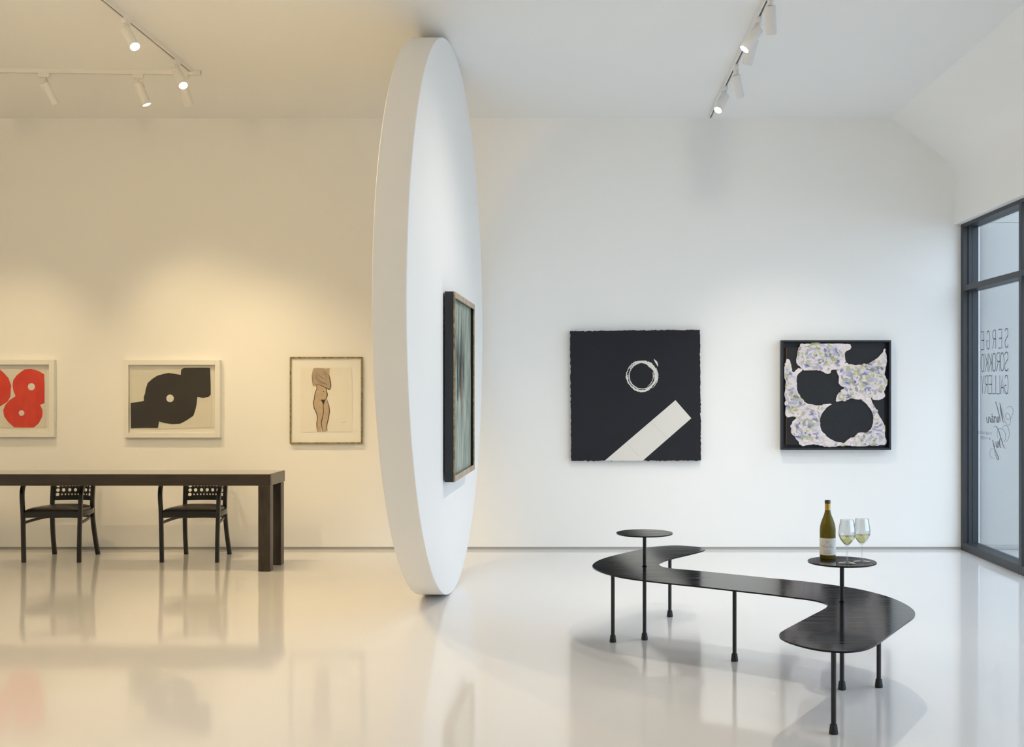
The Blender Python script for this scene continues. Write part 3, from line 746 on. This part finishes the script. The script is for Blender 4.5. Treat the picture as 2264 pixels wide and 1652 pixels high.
def chair_meshes():
    """Parts of the armchair in local space: front towards -y, origin on the floor between the front legs."""
    parts = []
    sq = round_rect(0.034, 0.034, 0.006, 2)
    for s in (-1, 1):
        bm = bmesh.new()       # front leg running up into the bent arm
        pts = catmull([(s * .247, 0, 0), (s * .250, -.002, .22), (s * .256, 0, .45), (s * .262, -.002, .58), (s * .266, .015, .655), (s * .268, .055, .700), (s * .262, .13, .715), (s * .235, .27, .715), (s * .196, .39, .712)], 5)
        add_sweep(bm, pts, sq, up=(0.999, 0, 0.02), scale=None)
        parts.append(('front_leg', bm, 'chair', None))
        bm = bmesh.new()       # rear leg and back post
        pts = catmull([(s * .203, .500, 0), (s * .196, .455, .16), (s * .189, .425, .32), (s * .186, .415, .46), (s * .186, .428, .62), (s * .187, .450, .768)], 5)
        add_sweep(bm, pts, round_rect(0.034, 0.036, 0.006, 2), up=(0.999, 0, 0.02))
        parts.append(('rear_leg', bm, 'chair', None))
        bm = bmesh.new()       # side seat rail
        pts = catmull([(s * .246, .012, .428), (s * .250, .14, .428), (s * .232, .29, .428), (s * .192, .405, .428)], 5)
        add_sweep(bm, pts, round_rect(0.026, 0.045, 0.005, 2), up=(0, 0, 1))
        parts.append(('seat_rail', bm, 'chair', None))
    bm = bmesh.new()
    pts = catmull([(-.240, 0.004, .424), (-.12, 0.0, .426), (0, -.001, .424), (.12, 0.0, .426), (.240, 0.004, .424)], 4)
    add_sweep(bm, pts, round_rect(0.026, 0.052, 0.005, 2), up=(0, 0, 1)); parts.append(('seat_rail', bm, 'chair', None))
    bm = bmesh.new()
    pts = catmull([(-.178, .415, .428), (0, .43, .428), (.178, .415, .428)], 4)
    add_sweep(bm, pts, round_rect(0.024, 0.045, 0.005, 2), up=(0, 0, 1)); parts.append(('seat_rail', bm, 'chair', None))
    bm = bmesh.new()           # bent hoop stretcher under the seat
    pts = catmull([(-.250, .012, .352), (-.245, .12, .358), (-.215, .28, .368), (-.15, .39, .372), (0, .42, .374), (.15, .39, .372), (.215, .28, .368), (.245, .12, .358), (.250, .012, .352)], 5)
    add_sweep(bm, pts, round_rect(0.014, 0.026, 0.004, 2), up=(0, 0, 1)); parts.append(('hoop_stretcher', bm, 'chair', None))
    bm = bmesh.new()           # domed cushion
    outline = [(-.236, .0), (-.12, -.012), (0, -.014), (.12, -.012), (.236, .0), (.238, .13), (.220, .28), (.178, .39), (.08, .412), (0, .415), (-.08, .412), (-.178, .39), (-.220, .28), (-.238, .13)]
    oc = [(p.x, p.y) for p in catmull([(x, y, 0) for x, y in outline], 4, closed=True)]
    cx_, cy_ = 0, .2
    prev = None
    for k, z in ((1.0, .448), (1.005, .455), (.99, .464), (.93, .474), (.8, .484), (.6, .491), (.35, .495)):
        cur = [bm.verts.new((cx_ + (x - cx_) * k, cy_ + (y - cy_) * k, z)) for x, y in oc]
        if prev:
            for i in range(len(cur)): bm.faces.new((prev[i], prev[(i + 1) % len(cur)], cur[(i + 1) % len(cur)], cur[i]))
        else: bm.faces.new(list(reversed(cur)))
        prev = cur
    bm.faces.new(prev)
    parts.append(('seat_cushion', bm, 'leather', None))
    # perforated curved back panel
    bm = bmesh.new()
    hw_ = .170
    def bend(x, z, front):
        y = .425 + (z - .5) * .16 + .040 * (1 - (x / hw_) ** 2)
        return Vector((x, y + (-.005 if front else .005), z))
    def cell(x0, x1, z0, z1, hole=None):
        o = []
        for k in range(4): o.append((x0 + (x1 - x0) * k / 4, z0))
        for k in range(4): o.append((x1, z0 + (z1 - z0) * k / 4))
        for k in range(4): o.append((x1 - (x1 - x0) * k / 4, z1))
        for k in range(4): o.append((x0, z1 - (z1 - z0) * k / 4))
        cxx, czz = (x0 + x1) / 2, (z0 + z1) / 2
        if hole:
            inn = []
            for x, z in o:
                an = math.atan2((z - czz) / (z1 - z0), (x - cxx) / (x1 - x0)); inn.append((cxx + hole * math.cos(an), czz + hole * math.sin(an)))
            F1 = [bm.verts.new(bend(x, z, True)) for x, z in o]; F2 = [bm.verts.new(bend(x, z, True)) for x, z in inn]
            B1 = [bm.verts.new(bend(x, z, False)) for x, z in o]; B2 = [bm.verts.new(bend(x, z, False)) for x, z in inn]
            m = len(o)
            for i in range(m):
                j = (i + 1) % m
                bm.faces.new((F1[i], F1[j], F2[j], F2[i])); bm.faces.new((B1[j], B1[i], B2[i], B2[j])); bm.faces.new((F2[i], F2[j], B2[j], B2[i]))
        else:
            nx = 14
            for k in range(nx):
                xa, xb = x0 + (x1 - x0) * k / nx, x0 + (x1 - x0) * (k + 1) / nx
                for fr in (True, False):
                    bm.faces.new([bm.verts.new(bend(x, z, fr)) for x, z in ((xa, z0), (xb, z0), (xb, z1), (xa, z1))])
                for zz in (z0, z1):
                    bm.faces.new([bm.verts.new(bend(x, zz, fr)) for x, fr in ((xa, True), (xb, True), (xb, False), (xa, False))])
    cell(-hw_, hw_, .512, .545)
    z = .545; rh = .0405
    for row in range(5):
        cw = .040
        cell(-hw_, -hw_ + cw, z, z + rh, .0158); cell(hw_ - cw, hw_, z, z + rh, .0158)
        nn, rr = (9, .0078) if row % 2 == 0 else (5, .0158)
        w_ = (2 * hw_ - 2 * cw) / nn
        for k in range(nn): cell(-hw_ + cw + k * w_, -hw_ + cw + (k + 1) * w_, z, z + rh, rr)
        z += rh
    cell(-hw_, hw_, z, .768)
    parts.append(('perforated_back', bm, 'chair', None))
    return parts

def add_chair(loc, label, src=None):
    root = empty('armchair', loc)
    tag(root, label, 'chair', 'armchairs behind the long table')
    made = []
    if src is None:
        for nm, bm, mt, _ in chair_meshes():
            made.append(link_mesh(nm, bm, M[mt], root, smooth=True))
    else:
        for o in src:
            c = o.copy(); col.objects.link(c); c.parent = root; made.append(c)
    return made
meshes = add_chair((-3.482, 10.10, 0), 'black armchair with perforated back behind the table, nearest its right end')
add_chair((-4.715, 10.10, 0), 'black armchair with perforated back behind the table, farther from its right end', meshes)

# ------------------------------------------------------------------ serpentine bench with two round trays
BZ, BT, TRZ = 0.455, 0.008, 0.662
def floor_pt(px, py):
    d = F * H / (py - VY)
    return Vector(((px - VX) * d / F, d, 0))
def at_z(px, py, z):
    d = F * (H - z) / (py - VY)
    return Vector(((px - VX) * d / F, d, z))
outline_px = [(1309.4, 1251.3), (1320, 1240.9), (1343.9, 1231.9), (1379.9, 1222.9), (1417.8, 1214.3), (1439.8, 1209.8), (1469.7, 1206.9), (1499.7, 1206.2), (1529.6, 1207.9), (1551.6, 1210.9), (1559.6, 1214.0), (1553, 1217.9), (1529.6, 1224.2), (1499.7, 1231.2), (1475.7, 1237.5), (1461.7, 1243.2), (1457.3, 1247.7), (1461.7, 1252.1), (1473.7, 1255.3), (1489.7, 1257.4), (1539.6, 1261.8), (1619.5, 1269.8), (1700, 1278), (1778.4, 1285.6), (1856.9, 1295.8), (1909.2, 1305), (1961.4, 1318.8), (1995.4, 1332.4), (2016.3, 1345.5), (2023.4, 1355.9), (2019.5, 1365), (2000.7, 1378.8), (1974.5, 1397.8), (1945.8, 1418.7), (1927.5, 1429.5), (1909.2, 1435.8), (1883, 1439.6), (1856.9, 1440.2), (1817.6, 1437), (1778.4, 1429.5), (1744.4, 1419.2), (1727.5, 1411), (1722.6, 1404.5), (1728, 1396.8), (1752.3, 1383.2), (1791.5, 1362.5), (1817.6, 1349.0), (1827.8, 1342.4), (1828.5, 1336.6), (1817.6, 1331.1), (1791.5, 1325.2), (1752.3, 1320.2), (1700, 1313.5), (1619.5, 1304.6), (1549.6, 1296.8), (1479.7, 1289.4), (1427.8, 1283.6), (1379.9, 1276.8), (1345.9, 1269.2), (1320, 1260.0)]
bench = empty('serpentine_bench', (0.85, 6.2, 0))
tag(bench, 'low black steel bench with a curling double-hooked top on tube legs', 'bench')
pl = catmull([at_z(x, y, BZ) for x, y in outline_px], 4, closed=True)
bm = bmesh.new(); add_prism(bm, [p - Vector((0, 0, BT)) for p in pl], (0, 0, BT)); offset_bm(bm, -bench.location)
bev = [e for e in bm.edges if len(e.link_faces) == 2 and abs(e.link_faces[0].normal.z - e.link_faces[1].normal.z) > 0.5 and abs(e.verts[0].co.z - e.verts[1].co.z) < 1e-6]
bm.normal_update()
link_mesh('bench_top', bm, M['steel'], bench)
leg_px = [(1355, 1420), (1425, 1415), (1481, 1364), (1624, 1462), (1843, 1623), (1861.5, 1525), (1943, 1520)]
legs = []
bm = bmesh.new(); add_lathe(bm, [(0.0118, 0.004), (0.0118, BZ - BT)], 20)
leg_me = link_mesh('leg', bm, M['tube'], bench, smooth=True)
bm = bmesh.new(); add_lathe(bm, [(0.0185, 0.0), (0.0205, 0.003), (0.0205, 0.008), (0.0165, 0.040), (0.0150, 0.044), (0.0119, 0.044)], 20)
foot_me = link_mesh('rubber_foot', bm, M['rubber'], leg_me, smooth=True)
for i, (x, y) in enumerate(leg_px):
    o = leg_me if i == 0 else leg_me.copy()
    if i: col.objects.link(o); o.parent = bench
    o.location = floor_pt(x, y) - bench.location
    if i:
        f = foot_me.copy(); col.objects.link(f); f.parent = o
    legs.append(o)
trays = []
for i, li in enumerate((1, 5)):
    base = floor_pt(*leg_px[li])
    bm = bmesh.new()
    add_lathe(bm, [(0.0, TRZ - BT), (0.171, TRZ - BT), (0.172, TRZ - BT), (0.1742, TRZ - BT + 0.0012), (0.1750, TRZ - 0.004), (0.1742, TRZ - 0.0008), (0.1728, TRZ), (0.1720, TRZ), (0.1, TRZ), (0.0, TRZ)], 72)
    tr = link_mesh('round_tray', bm, M['steel'], bench, smooth=True)
    tr.location = base - bench.location
    bm = bmesh.new(); add_lathe(bm, [(0.0112, BZ), (0.0112, TRZ - BT)], 20)
    link_mesh('tray_post', bm, M['tube'], tr, smooth=True)
    bm = bmesh.new(); add_lathe(bm, [(0.0113, BZ), (0.0145, BZ), (0.0145, BZ + 0.004), (0.0113, BZ + 0.006)], 20)
    link_mesh('collar', bm, M['steel'], tr, smooth=True)
    trays.append(base)

# ------------------------------------------------------------------ bottle and glasses on the nearer tray
def rel_lathe(name, prof, mat, parent, n=40, **kw):
    bm = bmesh.new(); add_lathe(bm, prof, n, **kw)
    return link_mesh(name, bm, mat, parent, smooth=True)
bottle = empty('wine_bottle', (1.303, 5.935, TRZ))
tag(bottle, 'olive green white wine bottle with a pale paper label on the round tray', 'bottle')
rb = 0.0415
rel_lathe('glass_body', [(0.0, 0.004), (0.030, 0.003), (rb - 0.003, 0.0), (rb, 0.006), (rb, 0.150), (rb - 0.0015, 0.165), (rb - 0.006, 0.185), (0.0255, 0.212), (0.0185, 0.230), (0.0152, 0.244), (0.0142, 0.258), (0.0138, 0.290), (0.0148, 0.291), (0.0150, 0.300), (0.0140, 0.302), (0.010, 0.302), (0.0, 0.301)], M['bottle'], bottle)
rel_lathe('neck_band', [(0.0146, 0.246), (0.0146, 0.286)], M['gold'], bottle, cap0=False, cap1=False)
rel_lathe('lip', [(0.0152, 0.287), (0.0154, 0.300), (0.0142, 0.3035), (0.006, 0.3035)], M['cork_cap'], bottle, cap0=False)
lab = bmesh.new(); nseg = 24
cam_ang = math.atan2(-5.935, -1.303)
def label_map(u, v, r=rb + 0.0005):      # u metres along the surface from the label centre, v height
    a = cam_ang + u / rb
    return Vector((r * math.cos(a), r * math.sin(a), v))
vv = []
for k in range(nseg + 1):
    u = -0.0625 + 0.125 * k / nseg
    vv.append((lab.verts.new(label_map(u, 0.020)), lab.verts.new(label_map(u, 0.108))))
for A, B in zip(vv, vv[1:]): lab.faces.new((A[0], B[0], B[1], A[1]))
label_o = link_mesh('label', lab, M['label_white'], bottle, smooth=True)
bm = bmesh.new()
pts = catmull([(-0.030, 0.062, 0), (-0.027, 0.072, 0), (-0.022, 0.060, 0), (-0.018, 0.074, 0), (-0.014, 0.060, 0), (-0.010, 0.066, 0), (-0.007, 0.060, 0), (-0.004, 0.066, 0), (-0.001, 0.060, 0), (0.003, 0.066, 0), (0.006, 0.060, 0)], 4)
add_ribbon(bm, [(p.x, p.y) for p in pts], 0.0009, lambda u, v: label_map(u, v, rb + 0.0008))
pts = catmull([(0.012, 0.059, 0), (0.013, 0.075, 0), (0.019, 0.072, 0), (0.014, 0.067, 0), (0.020, 0.059, 0), (0.024, 0.066, 0), (0.026, 0.060, 0), (0.029, 0.066, 0), (0.030, 0.058, 0), (0.026, 0.050, 0)], 4)
add_ribbon(bm, [(p.x, p.y) for p in pts], 0.0009, lambda u, v: label_map(u, v, rb + 0.0008))
for v, w in ((0.046, 0.016), (0.038, 0.022), (0.031, 0.018)):
    add_ribbon(bm, [(-w / 1 + 2 * w * k / 8, v) for k in range(9)], 0.0010, lambda u, v_: label_map(u, v_, rb + 0.0008))
link_mesh('label_print', bm, M['label_ink'], label_o)
bm = bmesh.new()
for k in range(10):
    a0, a1 = 2 * math.pi * k / 10, 2 * math.pi * (k + 0.6) / 10
    add_ribbon(bm, [(0.0055 * math.cos(a) - 0.002, 0.090 + 0.0055 * math.sin(a)) for a in (a0, (a0 + a1) / 2, a1)], 0.0028, lambda u, v: label_map(u, v, rb + 0.0008))
link_mesh('gold_crest', bm, M['gold'], label_o)

def make_glass():
    parts = []
    outer = [(0.0, 0.0), (0.041, 0.0), (0.0425, 0.0012), (0.040, 0.0025), (0.020, 0.005), (0.0065, 0.011), (0.0042, 0.020), (0.0038, 0.050), (0.0040, 0.082), (0.0060, 0.088),
             (0.016, 0.099), (0.028, 0.113), (0.0372, 0.128), (0.0418, 0.143), (0.0425, 0.155), (0.0405, 0.178), (0.0368, 0.200), (0.0328, 0.222)]
    inner = [(0.0318, 0.222), (0.0357, 0.200), (0.0394, 0.178), (0.0413, 0.155), (0.0406, 0.143), (0.0360, 0.128), (0.0268, 0.1135), (0.0145, 0.100), (0.0, 0.0935)]
    bm = bmesh.new(); add_lathe(bm, outer + inner, 40, cap0=False, cap1=False); parts.append(('crystal', bm, 'crystal'))
    bm = bmesh.new(); add_lathe(bm, [(0.0, 0.0940), (0.0143, 0.1006), (0.0264, 0.1140), (0.0355, 0.1285), (0.0392, 0.139), (0.0388, 0.1395), (0.0, 0.1393)], 40, cap0=False, cap1=False); parts.append(('wine', bm, 'wine'))
    return parts
g1 = empty('wine_glass', (1.362, 5.754, TRZ))
tag(g1, 'wine glass part filled with white wine, standing nearer the bottle', 'wine glass', 'wine glasses on the tray')
src = [link_mesh(nm, bm, M[mt], g1, smooth=True) for nm, bm, mt in make_glass()]
g2 = empty('wine_glass', (1.450, 5.804, TRZ))
tag(g2, 'wine glass part filled with white wine, on the far side from the bottle', 'wine glass', 'wine glasses on the tray')
for o in src:
    c = o.copy(); col.objects.link(c); c.parent = g2

# ------------------------------------------------------------------ lamp tracks and lamps
TRK = 4.120                   # underside of the tracks
def track(name, x0, y0, x1, y1, label):
    a, b = Vector((x0, y0, 0)), Vector((x1, y1, 0))
    ln = (b - a).length
    t = empty(name, ((x0 + x1) / 2, (y0 + y1) / 2, TRK))
    t.rotation_euler = (0, 0, math.atan2(y1 - y0, x1 - x0))
    tag(t, label, 'lamp track', 'ceiling lamp tracks')
    h = CZ - TRK
    box_obj('track_side', (-ln / 2, ln / 2, -0.018, -0.007, 0, h), M['lamp_white'], t, bevel=0.001)
    box_obj('track_side', (-ln / 2, ln / 2, 0.007, 0.018, 0, h), M['lamp_white'], t, bevel=0.001)
    box_obj('track_slot', (-ln / 2, ln / 2, -0.007, 0.007, 0.008, h), M['track_slot'], t)
    return t
track('ceiling_track', 1.243, 3.2, 1.243, 10.76, 'white ceiling track over the bench on the right of the disc')
track('ceiling_track', -3.156, 3.2, -3.156, 9.18, 'white ceiling track running towards the viewer left of the disc')
track('ceiling_track', -6.6, 9.12, -3.10, 9.262, 'white ceiling track running along the back wall over the pictures')

def lamp_template():
    bm = bmesh.new()
    r = 0.0365
    add_lathe(bm, [(r - 0.003, 0.020), (r, 0.017), (r, -0.158), (r - 0.0015, -0.160), (r - 0.004, -0.160), (r - 0.004, -0.140)], 28, cap1=False)
    can = link_mesh('can', bm, M['lamp_white'], None, smooth=True)
    bm = bmesh.new(); add_lathe(bm, [(0.0, -0.1565), (r - 0.0045, -0.1565)], 28, cap0=False, cap1=False)
    lens = link_mesh('lens', bm, M['lens_warm'], None)
    bm = bmesh.new(); add_box(bm, -0.016, 0.016, -0.045, 0.045, -0.034, 0.006, bevel=0.003)
    adapter = link_mesh('track_adapter', bm, M['lamp_white'], None, smooth=True)
    bm = bmesh.new(); add_lathe(bm, [(0.011, -0.034), (0.011, -0.060), (0.014, -0.062), (0.014, -0.074), (0.006, -0.076)], 16)
    stem = link_mesh('swivel_stem', bm, M['lamp_white'], None, smooth=True)
    bm = bmesh.new()
    add_sweep(bm, catmull([(0.0, 0.0, 0.020), (0.012, -0.02, 0.045), (0.004, -0.035, 0.060), (-0.004, -0.02, 0.075)], 5), circle_prof(0.0022, 8))
    cord = link_mesh('power_cord', bm, M['lamp_white'], None, smooth=True)
    bm = bmesh.new(); add_box(bm, r + 0.0, r + 0.006, -0.010, 0.010, -0.030, 0.072, bevel=0.002)
    arm = link_mesh('yoke_arm', bm, M['lamp_white'], None, smooth=True)
    return can, lens, adapter, stem, cord, arm
templ = lamp_template()
first = [True]
def lamp(x, y, aim, label, warm, power, track_along_y=True, lit=True, angle=105, blend=1.0):
    root = empty('track_spotlight', (x, y, TRK))
    tag(root, label, 'spotlight', 'track spotlights')
    can, lens, adapter, stem, cord, arm = [o if first[0] else o.copy() for o in templ]
    if not first[0]:
        for o in (can, lens, adapter, stem, cord, arm): col.objects.link(o)
    first[0] = False
    for o in (adapter, stem, can): o.parent = root
    adapter.rotation_euler = (0, 0, 0 if track_along_y else math.pi / 2)
    d = Vector(aim).normalized()
    q = (-d).to_track_quat('Z', 'X')
    # the yoke arm reaches the stem: offset the can so the arm meets the pivot
    can.rotation_mode = 'QUATERNION'; can.rotation_quaternion = q
    piv = Vector((0, 0, -0.080))
    can.location = piv + d * 0.016
    lens.parent = can; cord.parent = can; arm.parent = can
    if lens.data.materials[0] != (M['lens_warm'] if warm else M['lens_neutral']):
        lens.data = lens.data.copy(); lens.data.materials[0] = M['lens_warm'] if warm else M['lens_neutral']
    l = bpy.data.lights.new('spot_beam', 'SPOT')
    l.energy = power; l.color = WARM if warm else NEUTRAL
    l.spot_size = math.radians(angle); l.spot_blend = blend; l.shadow_soft_size = 0.03
    lo = bpy.data.objects.new('spot_beam', l); col.objects.link(lo)
    lo.parent = can
    lo.location = (0, 0, -0.175)
    return root
WL, WR = SPOT_LEFT, SPOT_RIGHT
def toward(x, y, tgt):
    return Vector(tgt) - Vector((x, y, TRK - 0.1))
# left of the disc
lamp(-3.156, 7.87, (.52, -.42, -.74), 'lit white spotlight on the left track, nearer the viewer, lens facing out', True, WL * 0.38)
lamp(-3.156, 8.86, (.46, -.45, -.77), 'lit white spotlight near the far end of the left track, lens facing out', True, WL * 0.45)
lamp(-3.245, 9.256, (.14, .42, -.90), 'white spotlight at the track corner pointing at the wall', True, WL * 0.24, False, angle=60)
lamp(-3.605, 9.241, (.36, .10, -.93), 'white spotlight in the middle of the cross track with a lit lower rim', True, WL * 0.27, False, angle=70)
lamp(-4.36, 9.211, (.30, .44, -.85), 'white spotlight at the left end of the cross track seen from the side', True, WL * 0.40, False, angle=64)
lamp(-5.15, 9.179, (-.10, .44, -.88), 'white spotlight beyond the left edge of the cross track', True, WL * 0.36, False, angle=62)
# right of the disc
lamp(1.243, 7.36, (.10, .42, -.90), 'white spotlight cut by the top edge, nearest on the right track', False, WR * 0.3, angle=90)
lamp(1.243, 7.84, (-.58, -.12, -.80), 'brightly lit white spotlight on the right track tilted towards the disc', False, WR * 0.25)
lamp(1.243, 8.06, (-.22, .36, -.90), 'white spotlight tucked behind the brightly lit one on the right track', False, WR * 0.35, angle=75)
lamp(1.243, 8.99, (.24, .36, -.90), 'white spotlight hanging straight in the middle of the right track', False, WR * 0.42, angle=75)
lamp(1.243, 9.62, (-.42, -.45, -.78), 'farthest white spotlight on the right track with glowing lens', False, WR * 0.2)
# further along the same tracks, above the picture
lamp(1.243, 5.6, toward(1.243, 5.6, (1.0, 6.1, 0)), 'white spotlight above the bench, out of the picture', False, WR * 0.42, angle=110)
lamp(1.243, 4.2, toward(1.243, 4.2, (0.9, DB, 2.0)), 'added fill spotlight nearest the viewer on the right track, aimed at the wall', False, WR * 0.45, angle=72)  # added unseen lamp, lifts the upper part of the back wall
lamp(-3.156, 5.4, toward(-3.156, 5.4, (-3.6, 10.5, 0.0)), 'added fill spotlight over the open floor on the left track', True, WL * 0.5, angle=60)  # unseen lamp added to even out the light left of the disc

# added fill globe, unseen, put in to brighten the tall wall and ceiling
fill_lamp = empty('fill_globe', (-4.7, 4.7, 3.5))
tag(fill_lamp, 'added warm globe for fill light, out of view in the left part of the room', 'fill light')
rel_lathe('globe', [(0.0, -0.25)] + [(0.25 * math.sin(math.pi * k / 16), -0.25 * math.cos(math.pi * k / 16)) for k in range(1, 16)] + [(0.0, 0.25)], emit('warm_fill_globe', WARM, 42), fill_lamp, n=24)
rel_lathe('cord', [(0.004, 0.25), (0.004, CZ - 3.5)], M['lamp_white'], fill_lamp, n=8)
rel_lathe('ceiling_rose', [(0.05, CZ - 3.5 - 0.02), (0.05, CZ - 3.5)], M['lamp_white'], fill_lamp, n=24)
